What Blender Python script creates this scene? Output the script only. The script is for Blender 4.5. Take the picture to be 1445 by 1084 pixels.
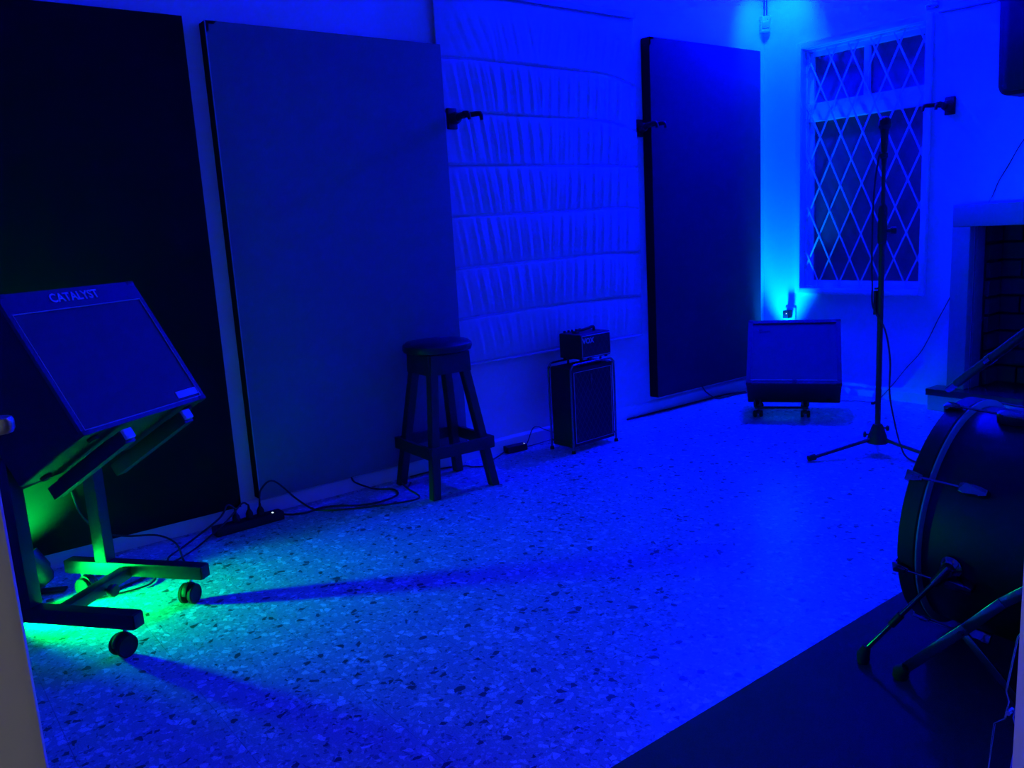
import bpy, bmesh, math, random
from math import pi, sin, cos, radians as RAD
from mathutils import Vector as V, Matrix as MX
random.seed(7)
for o in list(bpy.data.objects): bpy.data.objects.remove(o, do_unlink=True)
S = bpy.context.scene
COL = S.collection
# ------------------------------------------------------------------ camera
# world: left wall x=0, back wall y=4.82, doorway wall x=3.10, floor z=0 (metres)
CAM = V((3.42, 0.0, 1.15))
YAW, PITCH, ROLL, FPX = RAD(52.49033), RAD(10.53391), RAD(-3.31618), 1177.43
fwd = V((-sin(YAW)*cos(PITCH), cos(YAW)*cos(PITCH), -sin(PITCH)))
rgt = V((cos(YAW), sin(YAW), 0)); upv = rgt.cross(fwd)
r2 = rgt*cos(ROLL) + upv*sin(ROLL); u2 = -rgt*sin(ROLL) + upv*cos(ROLL)
cd = bpy.data.cameras.new('camera'); cam = bpy.data.objects.new('camera', cd); COL.objects.link(cam)
cd.sensor_fit = 'HORIZONTAL'; cd.sensor_width = 36.0; cd.lens = 36.0*FPX/1445.0
cd.clip_start = 0.01; cd.clip_end = 100
cam.matrix_world = MX(((r2.x, u2.x, -fwd.x, CAM.x), (r2.y, u2.y, -fwd.y, CAM.y), (r2.z, u2.z, -fwd.z, CAM.z), (0, 0, 0, 1)))
S.camera = cam
# ------------------------------------------------------------------ world / exposure
w = bpy.data.worlds.new('night'); S.world = w; w.use_nodes = True
w.node_tree.nodes['Background'].inputs[0].default_value = (0.002, 0.003, 0.012, 1)
w.node_tree.nodes['Background'].inputs[1].default_value = 0.3
S.view_settings.view_transform = 'Standard'; S.view_settings.look = 'None'
S.view_settings.exposure = 0.0; S.view_settings.gamma = 1.0
S.view_settings.use_curve_mapping = False
BLUE_KEY = (0.0001, 0.0, 1.0);  KEY_W = 460.0; ADDED_CYAN_W = 26.0
BLUE_UP = (0.0, 0.16, 1.0);     UP_W = 190.0
GREEN = (0.0, 1.0, 0.10);       PAR_A_W = 80.0; PAR_B_W = 120.0
HALL_W = 8.0

def lamp(name, kind, loc, color, power, parent, size=0.05, target=None, spot=None, blend=0.3):
    d = bpy.data.lights.new(name, kind); d.color = color; d.energy = power
    if kind in ('POINT', 'SPOT'): d.shadow_soft_size = size
    if kind == 'SPOT': d.spot_size = RAD(spot); d.spot_blend = blend
    if kind == 'AREA': d.shape = 'DISK'; d.size = size
    o = bpy.data.objects.new(name, d); COL.objects.link(o)
    base = ORG.get(parent.name, V((0, 0, 0))) if parent else V((0, 0, 0))
    o.location = V(loc) - base
    if target is not None:
        o.rotation_euler = (V(target)-V(loc)).to_track_quat('-Z', 'Y').to_euler()
    if parent: o.parent = parent
    return o

# ------------------------------------------------------------------ materials
def mat(name, col, rough=0.6, metal=0.0, spec=0.5, bump=0.0, bscale=60.0, emit=None, estr=0.0, vary=0.0, coat=0.0):
    m = bpy.data.materials.new(name); m.use_nodes = True
    nt = m.node_tree; b = nt.nodes['Principled BSDF']
    b.inputs['Base Color'].default_value = (*col, 1); b.inputs['Roughness'].default_value = rough
    b.inputs['Metallic'].default_value = metal; b.inputs['Specular IOR Level'].default_value = spec
    b.inputs['Coat Weight'].default_value = coat
    if emit: b.inputs['Emission Color'].default_value = (*emit, 1); b.inputs['Emission Strength'].default_value = estr
    if bump or vary:
        g = nt.nodes.new('ShaderNodeNewGeometry'); n = nt.nodes.new('ShaderNodeTexNoise')
        n.inputs['Scale'].default_value = bscale; n.inputs['Detail'].default_value = 4
        nt.links.new(g.outputs['Position'], n.inputs['Vector'])
        if bump:
            bp = nt.nodes.new('ShaderNodeBump'); bp.inputs['Strength'].default_value = bump; bp.inputs['Distance'].default_value = 0.004
            nt.links.new(n.outputs['Fac'], bp.inputs['Height']); nt.links.new(bp.outputs['Normal'], b.inputs['Normal'])
        if vary:
            r = nt.nodes.new('ShaderNodeMapRange'); r.inputs[3].default_value = 1-vary; r.inputs[4].default_value = 1+vary
            nt.links.new(n.outputs['Fac'], r.inputs[0])
            mx = nt.nodes.new('ShaderNodeVectorMath'); mx.operation = 'SCALE'; mx.inputs[0].default_value = col
            nt.links.new(r.outputs[0], mx.inputs['Scale']); nt.links.new(mx.outputs[0], b.inputs['Base Color'])
    return m

def terrazzo():
    m = bpy.data.materials.new('terrazzo'); m.use_nodes = True; nt = m.node_tree; N = nt.nodes; L = nt.links
    b = N['Principled BSDF']; g = N.new('ShaderNodeNewGeometry')
    mp = N.new('ShaderNodeMapping'); mp.inputs['Rotation'].default_value = (0, 0, 0.5); L.new(g.outputs['Position'], mp.inputs['Vector'])
    wn = N.new('ShaderNodeTexNoise'); wn.inputs['Scale'].default_value = 45; wn.inputs['Detail'].default_value = 2
    L.new(mp.outputs[0], wn.inputs['Vector'])
    ad = N.new('ShaderNodeMixRGB'); ad.blend_type = 'LINEAR_LIGHT'; ad.inputs[0].default_value = 0.010
    L.new(mp.outputs[0], ad.inputs[1]); L.new(wn.outputs['Color'], ad.inputs[2])
    prev = None
    base = N.new('ShaderNodeRGB'); base.outputs[0].default_value = (0.42, 0.42, 0.42, 1); prev = base.outputs[0]
    # chip layers: (scale, share of light chips, share of dark chips, chip threshold)
    for sc, lo, hi, th, cl, cdk in ((110, 0.26, 0.88, 0.12, 0.62, 0.22), (50, 0.15, 0.94, 0.26, 0.80, 0.06)):
        vo = N.new('ShaderNodeTexVoronoi'); vo.voronoi_dimensions = '2D'; vo.inputs['Scale'].default_value = sc
        ve = N.new('ShaderNodeTexVoronoi'); ve.voronoi_dimensions = '2D'; ve.feature = 'DISTANCE_TO_EDGE'; ve.inputs['Scale'].default_value = sc
        L.new(ad.outputs[0], vo.inputs['Vector']); L.new(ad.outputs[0], ve.inputs['Vector'])
        sp = N.new('ShaderNodeSeparateColor'); L.new(vo.outputs['Color'], sp.inputs[0])
        # chip size differs per cell
        t = N.new('ShaderNodeMath'); t.operation = 'MULTIPLY_ADD'; t.inputs[1].default_value = th; t.inputs[2].default_value = 0.02
        L.new(sp.outputs[1], t.inputs[0])
        inside = N.new('ShaderNodeMath'); inside.operation = 'GREATER_THAN'; L.new(ve.outputs['Distance'], inside.inputs[0]); L.new(t.outputs[0], inside.inputs[1])
        isl = N.new('ShaderNodeMath'); isl.operation = 'LESS_THAN'; isl.inputs[1].default_value = lo; L.new(sp.outputs[0], isl.inputs[0])
        isd = N.new('ShaderNodeMath'); isd.operation = 'GREATER_THAN'; isd.inputs[1].default_value = hi; L.new(sp.outputs[0], isd.inputs[0])
        for flag, c in ((isl, cl), (isd, cdk)):
            f = N.new('ShaderNodeMath'); f.operation = 'MULTIPLY'; L.new(flag.outputs[0], f.inputs[0]); L.new(inside.outputs[0], f.inputs[1])
            tint = N.new('ShaderNodeMath'); tint.operation = 'MULTIPLY_ADD'; tint.inputs[1].default_value = 0.25*c; tint.inputs[2].default_value = 0.85*c
            L.new(sp.outputs[2], tint.inputs[0])
            mx = N.new('ShaderNodeMixRGB'); L.new(f.outputs[0], mx.inputs[0]); L.new(prev, mx.inputs[1]); L.new(tint.outputs[0], mx.inputs[2]); prev = mx.outputs[0]
    gn = N.new('ShaderNodeTexNoise'); gn.inputs['Scale'].default_value = 260; gn.inputs['Detail'].default_value = 3; L.new(g.outputs['Position'], gn.inputs['Vector'])
    mr = N.new('ShaderNodeMapRange'); mr.inputs[1].default_value = .3; mr.inputs[2].default_value = .7; mr.inputs[3].default_value = .72; mr.inputs[4].default_value = 1.25; L.new(gn.outputs['Fac'], mr.inputs[0])
    ml = N.new('ShaderNodeMixRGB'); ml.blend_type = 'MULTIPLY'; ml.inputs[0].default_value = 1; L.new(prev, ml.inputs[1]); L.new(mr.outputs[0], ml.inputs[2])
    L.new(ml.outputs[0], b.inputs['Base Color'])
    b.inputs['Roughness'].default_value = 0.30; b.inputs['Specular IOR Level'].default_value = 0.6
    return m

def grille_diamond():
    m = bpy.data.materials.new('diamond_grille_cloth'); m.use_nodes = True; nt = m.node_tree; N = nt.nodes; L = nt.links
    b = N['Principled BSDF']; g = N.new('ShaderNodeNewGeometry'); sp = N.new('ShaderNodeSeparateXYZ'); L.new(g.outputs['Position'], sp.inputs[0])
    outs = []
    for s in (1, -1):
        a = N.new('ShaderNodeMath'); a.operation = 'MULTIPLY_ADD'; a.inputs[1].default_value = s*0.62; L.new(sp.outputs[2], a.inputs[0]); L.new(sp.outputs[1], a.inputs[2])
        f = N.new('ShaderNodeMath'); f.operation = 'MULTIPLY'; f.inputs[1].default_value = 30; L.new(a.outputs[0], f.inputs[0])
        fr = N.new('ShaderNodeMath'); fr.operation = 'FRACT'; L.new(f.outputs[0], fr.inputs[0])
        c = N.new('ShaderNodeMath'); c.operation = 'LESS_THAN'; c.inputs[1].default_value = 0.16; L.new(fr.outputs[0], c.inputs[0]); outs.append(c)
    mx = N.new('ShaderNodeMath'); mx.operation = 'MAXIMUM'; L.new(outs[0].outputs[0], mx.inputs[0]); L.new(outs[1].outputs[0], mx.inputs[1])
    mc = N.new('ShaderNodeMixRGB'); mc.inputs[1].default_value = (.012, .011, .011, 1); mc.inputs[2].default_value = (.05, .045, .04, 1); L.new(mx.outputs[0], mc.inputs[0])
    L.new(mc.outputs[0], b.inputs['Base Color']); b.inputs['Roughness'].default_value = .8
    return m

def glass():
    m = bpy.data.materials.new('window_glass'); m.use_nodes = True; nt = m.node_tree; N = nt.nodes; L = nt.links
    N.remove(N['Principled BSDF']); o = N['Material Output']
    t = N.new('ShaderNodeBsdfTransparent'); t.inputs[0].default_value = (.8, .82, .82, 1)
    g = N.new('ShaderNodeBsdfGlossy'); g.inputs['Roughness'].default_value = .08; g.inputs[0].default_value = (.8, .8, .8, 1)
    fr = N.new('ShaderNodeFresnel'); fr.inputs[0].default_value = 1.5
    mx = N.new('ShaderNodeMixShader'); L.new(fr.outputs[0], mx.inputs[0]); L.new(t.outputs[0], mx.inputs[1]); L.new(g.outputs[0], mx.inputs[2])
    df = N.new('ShaderNodeBsdfDiffuse'); df.inputs[0].default_value = (.5, .5, .5, 1)
    m2 = N.new('ShaderNodeMixShader'); m2.inputs[0].default_value = .15; L.new(mx.outputs[0], m2.inputs[1]); L.new(df.outputs[0], m2.inputs[2])
    L.new(m2.outputs[0], o.inputs[0]); return m

M_WALL = mat('painted_plaster', (.78, .78, .77), .62, bump=.10, bscale=45, spec=.35)
M_TRIM = mat('white_gloss_paint', (.80, .80, .79), .35)
M_CEIL = mat('ceiling_paint', (.75, .75, .75), .8, bump=.04, bscale=30)
M_TERR = terrazzo()
M_GROUT = mat('tile_joint', (.20, .20, .20), .9, bump=.1, bscale=200)
M_PBLK = mat('black_panel_fabric', (.009, .009, .0095), .95, bump=.15, bscale=700, spec=.1)
M_PGRY = mat('grey_panel_fabric', (.19, .19, .195), .95, bump=.15, bscale=700, spec=.1)
M_PCHR = mat('charcoal_panel_fabric', (.05, .05, .053), .95, bump=.15, bscale=700, spec=.1)
M_PSIDE = mat('panel_side_fabric', (.014, .014, .016), .95, bump=.15, bscale=700, spec=.1)
M_BEAD = mat('panel_edge_bead', (.30, .31, .31), .6, bump=.05, bscale=300)
M_BLIND = mat('blind_fabric', (.56, .56, .555), .75, bump=.06, bscale=500, spec=.2)
M_BATT = mat('blind_seam', (.42, .42, .42), .8, bump=.06, bscale=500)
M_BLK = mat('black_satin_metal', (.009, .009, .010), .5, bump=.02, bscale=300)
M_PLAS = mat('black_plastic', (.008, .008, .009), .62, bump=.03, bscale=250)
M_RUB = mat('black_rubber', (.008, .008, .008), .8, bump=.08, bscale=200)
M_TOLEX = mat('black_tolex', (.006, .006, .0065), .7, bump=.35, bscale=420)
M_TOLEX2 = mat('charcoal_tolex', (.022, .022, .024), .55, bump=.3, bscale=420)
M_GRILLE1 = mat('dark_grille_cloth', (.075, .075, .08), .85, bump=.3, bscale=900, vary=.12)
M_GRILLE2 = mat('silver_grille_cloth', (.080, .080, .084), .85, bump=.3, bscale=900, vary=.1)
M_PIPE = mat('pale_piping', (.55, .55, .58), .45, bump=.02)
M_LOGO = mat('pale_lettering', (.62, .62, .64), .4, bump=.01)
M_LOGOD = mat('dark_logo', (.05, .05, .052), .4, bump=.01)
M_CHROME = mat('chrome', (.55, .56, .58), .12, metal=1, bump=.01, bscale=80)
M_SATIN = mat('satin_chrome', (.6, .62, .64), .28, metal=1, bump=.01, bscale=80)
M_WOOD = mat('dark_painted_wood', (.022, .021, .020), .55, bump=.25, bscale=90, vary=.2)
M_SEAT = mat('black_vinyl', (.015, .015, .016), .38, bump=.08, bscale=160)
M_DRUM = mat('black_drum_lacquer', (.006, .006, .007), .42, bump=.01, bscale=30)
M_HOOP = mat('black_hoop', (.006, .006, .006), .5, bump=.02, bscale=60)
M_HEAD = mat('drum_head', (.03, .03, .03), .5, bump=.02, bscale=60)
M_INLAY = mat('silver_inlay', (.30, .31, .32), .45, metal=.3, bump=.02)
M_RUG = mat('dark_rug_pile', (.075, .072, .072), 1.0, bump=.8, bscale=500, vary=.35, spec=.05)
M_STONE = mat('black_granite', (.02, .02, .022), .22, bump=.02, bscale=60, vary=.3)
M_FIRE = mat('grey_painted_surround', (.27, .275, .285), .55, bump=.06, bscale=60)
M_PLINTH = mat('pale_plinth', (.40, .41, .42), .55, bump=.06, bscale=60)
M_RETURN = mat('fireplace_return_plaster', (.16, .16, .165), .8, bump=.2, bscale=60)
M_BRICK = mat('sooty_brick', (.030, .026, .024), .9, bump=.5, bscale=120, vary=.4)
M_MORT = mat('sooty_mortar', (.014, .013, .013), .95, bump=.4, bscale=150)
M_IRON = mat('white_painted_iron', (.62, .62, .62), .45, bump=.03, bscale=120)
M_SHUT = mat('dark_shutter', (.50, .50, .51), .7, bump=.1, bscale=30)
M_GLASS = glass()
M_CABLE = mat('black_cable', (.010, .010, .010), .45, bump=.02, bscale=200)
M_WHITEP = mat('white_plastic', (.70, .70, .70), .4, bump=.02, bscale=100)
M_LENS = mat('pir_lens', (.5, .5, .5), .3, bump=.1, bscale=300)
M_GRN = mat('green_led', (.1, .5, .2), .3, emit=(.05, 1, .35), estr=4.0)
M_BLED = mat('blue_led', (.1, .2, .5), .3, emit=(.0, .35, 1), estr=6.0)
M_DOT = mat('white_indicator_led', (.6, .6, .6), .3, emit=(.6, .8, 1), estr=1.6)
M_HALL = mat('warm_hall_bulb', (.8, .8, .8), .3, emit=(1, .92, .86), estr=.5)
M_HW = mat('smoked_chrome', (.20, .205, .21), .16, metal=1, bump=.01, bscale=80)
M_MESHM = mat('microphone_mesh', (.025, .025, .027), .5, metal=.6, bump=.8, bscale=900)
M_VGRILLE = grille_diamond()

# ------------------------------------------------------------------ builders (all geometry is given in world coordinates)
ORG = {}
def finish(bm, name, m, smooth):
    bmesh.ops.recalc_face_normals(bm, faces=bm.faces)
    me = bpy.data.meshes.new(name); bm.to_mesh(me); bm.free()
    if m: me.materials.append(m)
    if smooth:
        for p in me.polygons: p.use_smooth = True
        me.set_sharp_from_angle(angle=RAD(38))
    return me
def obj(name, bm, m, parent=None, smooth=True, org=None):
    base = ORG[parent.name] if parent else (V(org) if org else V((0, 0, 0)))
    bmesh.ops.translate(bm, verts=bm.verts, vec=-base)
    o = bpy.data.objects.new(name, finish(bm, name, m, smooth)); COL.objects.link(o)
    if parent: o.parent = parent; ORG[o.name] = base
    else: o.location = base; ORG[o.name] = base
    return o
def thing(name, label, cat, loc, group=None, kind=None):
    o = bpy.data.objects.new(name, None); COL.objects.link(o); o.location = loc; o.empty_display_size = .05
    ORG[o.name] = V(loc)
    return tag(o, label, cat, group, kind)
def tag(o, label=None, cat=None, group=None, kind=None):
    if label: o['label'] = label
    if cat: o['category'] = cat
    if group: o['group'] = group
    if kind: o['kind'] = kind
    return o
def B(): return bmesh.new()
def frame(o, x, y, z):
    x, y, z = V(x).normalized(), V(y).normalized(), V(z).normalized(); o = V(o)
    return MX(((x.x, y.x, z.x, o.x), (x.y, y.y, z.y, o.y), (x.z, y.z, z.z, o.z), (0, 0, 0, 1)))
I4 = MX.Identity(4)
def box(bm, lo, hi, F=I4, bev=0.0, seg=2):
    lo, hi = V(lo), V(hi); vs = []
    for i in range(8):
        c = V((hi.x if i & 1 else lo.x, hi.y if i & 2 else lo.y, hi.z if i & 4 else lo.z)); vs.append(bm.verts.new(F @ c))
    fs = [bm.faces.new([vs[k] for k in q]) for q in ((0, 2, 3, 1), (4, 5, 7, 6), (0, 1, 5, 4), (2, 6, 7, 3), (0, 4, 6, 2), (1, 3, 7, 5))]
    if bev:
        ed = list({e for f in fs for e in f.edges})
        bmesh.ops.bevel(bm, geom=ed, offset=bev, segments=seg, profile=.6, affect='EDGES', clamp_overlap=True)
    return bm
def boxb(lo, hi, F=I4, bev=0.0, seg=2): return box(B(), lo, hi, F, bev, seg)
def spline(pts, n=8):
    pts = [V(p) for p in pts]; out = []
    P = [pts[0]*2-pts[1]] + pts + [pts[-1]*2-pts[-2]]
    for i in range(1, len(P)-2):
        for k in range(n):
            t = k/n; a, b, c, d = P[i-1], P[i], P[i+1], P[i+2]
            out.append(.5*((2*b)+(c-a)*t+(2*a-5*b+4*c-d)*t*t+(3*b-a-3*c+d)*t**3))
    out.append(pts[-1]); return out
def tube(bm, pts, r, n=10, closed=False):
    pts = [V(p) for p in pts]; m = len(pts)
    rad = r if isinstance(r, (list, tuple)) else [r]*m
    T = []
    for i in range(m):
        a = pts[(i-1) % m] if (closed or i > 0) else pts[i]; b = pts[(i+1) % m] if (closed or i < m-1) else pts[i]
        T.append((b-a).normalized())
    u = T[0].orthogonal().normalized(); rings = []
    for i in range(m):
        u = (u - T[i]*u.dot(T[i])).normalized(); v = T[i].cross(u)
        rings.append([bm.verts.new(pts[i]+(u*cos(2*pi*k/n)+v*sin(2*pi*k/n))*rad[i]) for k in range(n)])
    for i in range(m if closed else m-1):
        a, b = rings[i], rings[(i+1) % m]
        for k in range(n): bm.faces.new((a[k], a[(k+1) % n], b[(k+1) % n], b[k]))
    if not closed: bm.faces.new(rings[0][::-1]); bm.faces.new(rings[-1])
    return bm
def tubeb(pts, r, n=10, closed=False): return tube(B(), pts, r, n, closed)
def lathe(bm, prof, F, n=32):
    """profile of (radius, height) along F's z axis"""
    rings = []
    for r, z in prof:
        rings.append([bm.verts.new(F @ V((0, 0, z)))] if r < 1e-6 else [bm.verts.new(F @ V((r*cos(2*pi*k/n), r*sin(2*pi*k/n), z))) for k in range(n)])
    for a, b in zip(rings, rings[1:]):
        if len(a) == 1 and len(b) == 1: continue
        for k in range(n):
            if len(a) == 1: bm.faces.new((a[0], b[(k+1) % n], b[k]))
            elif len(b) == 1: bm.faces.new((a[k], a[(k+1) % n], b[0]))
            else: bm.faces.new((a[k], a[(k+1) % n], b[(k+1) % n], b[k]))
    return bm
def latheb(prof, F, n=32): return lathe(B(), prof, F, n)
def prism(bm, poly, z0, z1, F=I4, bev=0.0):
    a = [bm.verts.new(F @ V((x, y, z0))) for x, y in poly]; b = [bm.verts.new(F @ V((x, y, z1))) for x, y in poly]; n = len(poly)
    fs = [bm.faces.new(a[::-1]), bm.faces.new(b)] + [bm.faces.new((a[i], a[(i+1) % n], b[(i+1) % n], b[i])) for i in range(n)]
    if bev: bmesh.ops.bevel(bm, geom=list({e for f in fs for e in f.edges}), offset=bev, segments=2, profile=.6, affect='EDGES', clamp_overlap=True)
    return bm
def bar(bm, a, b, wdt, thk, side, bev=0.0):
    a, b = V(a), V(b); z = (b-a).normalized(); x = V(side); x = (x - z*x.dot(z)).normalized(); y = z.cross(x)
    return box(bm, (-wdt/2, -thk/2, 0), (wdt/2, thk/2, (b-a).length), frame(a, x, y, z), bev)
def barb(a, b, wdt, thk, side=(0, 0, 1), bev=0.0): return bar(B(), a, b, wdt, thk, side, bev)
def textbm(s, size, F, depth=.0008, bold=.0, sx=1.0):
    c = bpy.data.curves.new('lettering', 'FONT'); c.body = s; c.size = size; c.align_x = 'CENTER'; c.align_y = 'CENTER'
    c.extrude = depth; c.offset = bold; c.resolution_u = 3
    t = bpy.data.objects.new('lettering', c); COL.objects.link(t); bpy.context.view_layer.update()
    me = bpy.data.meshes.new_from_object(t.evaluated_get(bpy.context.evaluated_depsgraph_get()))
    bm = B(); bm.from_mesh(me); bpy.data.objects.remove(t, do_unlink=True); bpy.data.curves.remove(c); bpy.data.meshes.remove(me)
    for v in bm.verts: v.co.x *= sx
    bmesh.ops.transform(bm, matrix=F, verts=bm.verts); return bm
X, Y, Z = V((1, 0, 0)), V((0, 1, 0)), V((0, 0, 1))
LB, RW, HC = 4.82, 3.10, 2.85

# ================================================================== ROOM
fl = tag(obj('floor', boxb((-.15, -1.2, -.12), (4.8, 5.3, -.004)), M_GROUT, smooth=False), 'polished grey terrazzo tile floor with light and dark chips', 'floor', kind='structure')
TS = .316; tb = boxb((.0005, .0005, -.0045), (TS-.0005, TS-.0005, 0))
t0 = obj('tile', tb, M_TERR, fl, smooth=False); tm = t0.data; used = False
x0 = 2.132 - 7*TS; y0 = .226 - 4*TS
for i in range(0, 11):
    for j in range(0, 20):
        cx, cy = x0+i*TS, y0+j*TS
        if cx+TS > RW+.25 or cy+TS < -.85 or cy > LB+.1: continue
        o = t0 if not used else t0.copy()
        if used: COL.objects.link(o); o.parent = fl
        used = True; o.location = (cx, cy, 0)
tag(obj('ceiling', boxb((-.15, -1.2, HC), (4.8, 5.3, HC+.1)), M_CEIL, smooth=False), 'white flat ceiling over the blue lit room', 'ceiling', kind='structure')
tag(obj('wall_left', boxb((-.15, -1.2, 0), (-.0, LB+.35, HC)), M_WALL, smooth=False), 'white plaster wall behind the acoustic panels and blind', 'wall', kind='structure')
# back wall with window and fireplace openings
WX0, WX1, WZ0, WZ1 = .285, 1.062, .668, 2.128
FX0, FX1, FZ1 = 1.345, 2.50, 1.02
bw = B()
for lo, hi in (((0, 0), (WX0, HC)), ((WX0, 0), (WX1, WZ0)), ((WX0, WZ1), (WX1, HC)), ((WX1, 0), (FX0, HC)), ((FX0, FZ1), (FX1, HC)), ((FX1, 0), (RW, HC))):
    box(bw, (lo[0], LB, lo[1]), (hi[0], LB+.30, hi[1]))
tag(obj('wall_back', bw, M_WALL, smooth=False), 'white plaster end wall with lattice window and fireplace', 'wall', kind='structure')
# doorway wall (camera looks through its opening)
DY0, DY1 = .0175, .905
rw = B()
for (a, b, c, d) in ((-1.2, DY0, 0, HC), (DY0, DY1, 2.05, HC), (DY1, LB, 0, HC)):
    box(rw, (RW, a, c), (RW+.10, b, d))
tag(obj('wall_right', rw, M_WALL, smooth=False), 'white wall with the open doorway looking into the room', 'wall', kind='structure')
tag(obj('wall_front', boxb((0, -1.2, 0), (RW, -.9, HC)), M_WALL, smooth=False), 'white wall closing the room near the doorway', 'wall', kind='structure')
# hallway shell behind the camera
tag(obj('wall_hall', boxb((4.7, -1.2, 0), (4.8, LB, HC)), M_WALL, smooth=False), 'plain hallway wall outside the doorway', 'wall', kind='structure')
# baseboards
def baseboard(name, lo, hi, ax, label):
    bm = B()
    poly = [(0, 0), (.012, 0), (.012, .062), (.008, .070), (.003, .075), (0, .075)]
    if ax == 'y': F = frame((lo[0], lo[1], 0), (1, 0, 0), (0, 0, 1), (0, -1, 0)); prism(bm, poly, -(hi[1]-lo[1]), 0, F)
    else: F = frame((lo[0], lo[1], 0), (0, -1, 0), (0, 0, 1), (-1, 0, 0)); prism(bm, poly, -(hi[0]-lo[0]), 0, F)
    return tag(obj(name, bm, M_TRIM, smooth=False), label, 'baseboard', kind='structure')
baseboard('baseboard_left', (.0005, -.9), (0, LB-.014), 'y', 'low white baseboard along the panelled wall')
baseboard('baseboard_back', (.0, LB-.0005), (1.17, 0), 'x', 'low white baseboard under the lattice window')
# door frame: jamb linings and architraves, hinge
dr = tag(bpy.data.objects.new('door_1', None), 'white doorway frame around the view into the room', 'doorway', kind='structure'); COL.objects.link(dr)
dr.location = (RW, DY0, 0); ORG['door_1'] = V((RW, DY0, 0))
obj('architrave', boxb((RW+.101, -.07, .001), (RW+.116, DY0, 2.10), bev=.003), M_TRIM, dr)
obj('architrave', boxb((RW+.101, DY1, .001), (RW+.116, DY1+.075, 2.10), bev=.003), M_TRIM, dr)
obj('jamb_lining', boxb((RW-.004, DY1-.010, .001), (RW+.1, DY1-.0005, 2.05), bev=.002), M_TRIM, dr)
obj('hinge_knuckle', latheb([(0, 0), (.0036, .0004), (.004, .0012), (.004, .0032), (.0036, .0040), (0, .0044)], frame((RW+.095, DY0+.0028, 1.1095), X, Y, Z), 12), M_SATIN, dr)

# ------------------------------------------------------------------ window
wn = tag(bpy.data.objects.new('window_1', None), 'white framed window with diamond iron grille behind dark glass', 'window', kind='structure'); COL.objects.link(wn)
wn.location = (.67, LB, WZ0); ORG['window_1'] = V((.67, LB, WZ0))
def wframe(name, x0, x1, z0, z1, wd, ya, yb, bev=.003):
    for lo, hi in (((x0, z0), (x0+wd, z1)), ((x1-wd, z0), (x1, z1)), ((x0+wd, z1-wd), (x1-wd, z1)), ((x0+wd, z0), (x1-wd, z0+wd))):
        obj(name, boxb((lo[0], ya, lo[1]), (hi[0], yb, hi[1]), bev=bev), M_TRIM, wn)
wframe('architrave', WX0-.035, WX1+.028, WZ0-.036, WZ1+.040, .036, LB-.028, LB-.0008, .005)
wframe('casing', WX0+.001, WX1-.001, WZ0+.001, WZ1-.001, .012, LB+.030, LB+.10)
wframe('sash_stile', WX0+.013, WX1-.013, WZ0+.013, WZ1-.013, .030, LB+.055, LB+.09)
obj('transom', boxb((WX0+.0135, LB+.030, 1.697), (WX1-.0135, LB+.095, 1.808), bev=.006), M_TRIM, wn)
obj('mullion', boxb((.656, LB+.05, 1.809), (.690, LB+.09, WZ1-.0435), bev=.003), M_TRIM, wn)
obj('pane', boxb((WX0+.043, LB+.070, WZ0+.043), (WX1-.043, LB+.074, 1.6965)), M_GLASS, wn, smooth=False)
obj('pane', boxb((WX0+.043, LB+.070, 1.8085), (.6555, LB+.074, WZ1-.0435)), M_GLASS, wn, smooth=False)
obj('pane', boxb((.6905, LB+.070, 1.8085), (WX1-.043, LB+.074, WZ1-.0435)), M_GLASS, wn, smooth=False)
# diamond grille: flat iron bars, diamonds .140 wide and .300 high, a crossing at (.394, 1.90)
GX, GZ, HW, HH = .394, 1.90, .070, .150
gx0, gx1, gz0, gz1 = WX0+.01, WX1-.01, WZ0+.01, WZ1-.01
for s in (1, -1):
    for k in range(-16, 17):
        # line x = GX + 2*HW*k + s*(z-GZ)*HW/HH, clipped to the opening
        c = GX+2*HW*k; pts = []
        za, zb = gz0, gz1
        f = lambda z: c+s*(z-GZ)*HW/HH
        zi = sorted([GZ+s*(gx0-c)*HH/HW, GZ+s*(gx1-c)*HH/HW])
        za, zb = max(za, zi[0]), min(zb, zi[1])
        if zb-za < .04: continue
        yy = LB+.018+(.004 if s > 0 else 0)
        obj('grille_bar', barb((f(za), yy, za), (f(zb), yy, zb), .010, .0035, (1, 0, 0), .001), M_IRON, wn)
obj('shutter_board', boxb((WX0+.001, LB+.15, WZ0+.001), (WX1-.001, LB+.175, WZ1-.001), bev=.004), M_SHUT, wn)

# ------------------------------------------------------------------ fireplace
fp = thing('fireplace', 'grey painted fireplace surround with sooty brick firebox and black hearth', 'fireplace', (1.9, LB-.06, 0))
FF = LB-.06
HZ0, HZ1 = .087, .124
obj('surround_leg', boxb((1.250, FF, HZ1), (FX0, LB-.001, FZ1), bev=.004), M_FIRE, fp)
obj('surround_leg', boxb((FX1, FF, HZ1), (2.595, LB-.001, FZ1), bev=.004), M_FIRE, fp)
obj('lintel', boxb((1.250, FF, FZ1+.0005), (2.595, LB-.001, 1.137), bev=.004), M_FIRE, fp)
obj('hearth_plinth', boxb((1.178, 4.695, .0005), (2.66, LB-.001, HZ0-.0005), bev=.003), M_PLINTH, fp)
obj('hearth_slab', boxb((1.170, 4.685, HZ0), (2.67, LB+.28, HZ1-.0005), bev=.003), M_STONE, fp)
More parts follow.
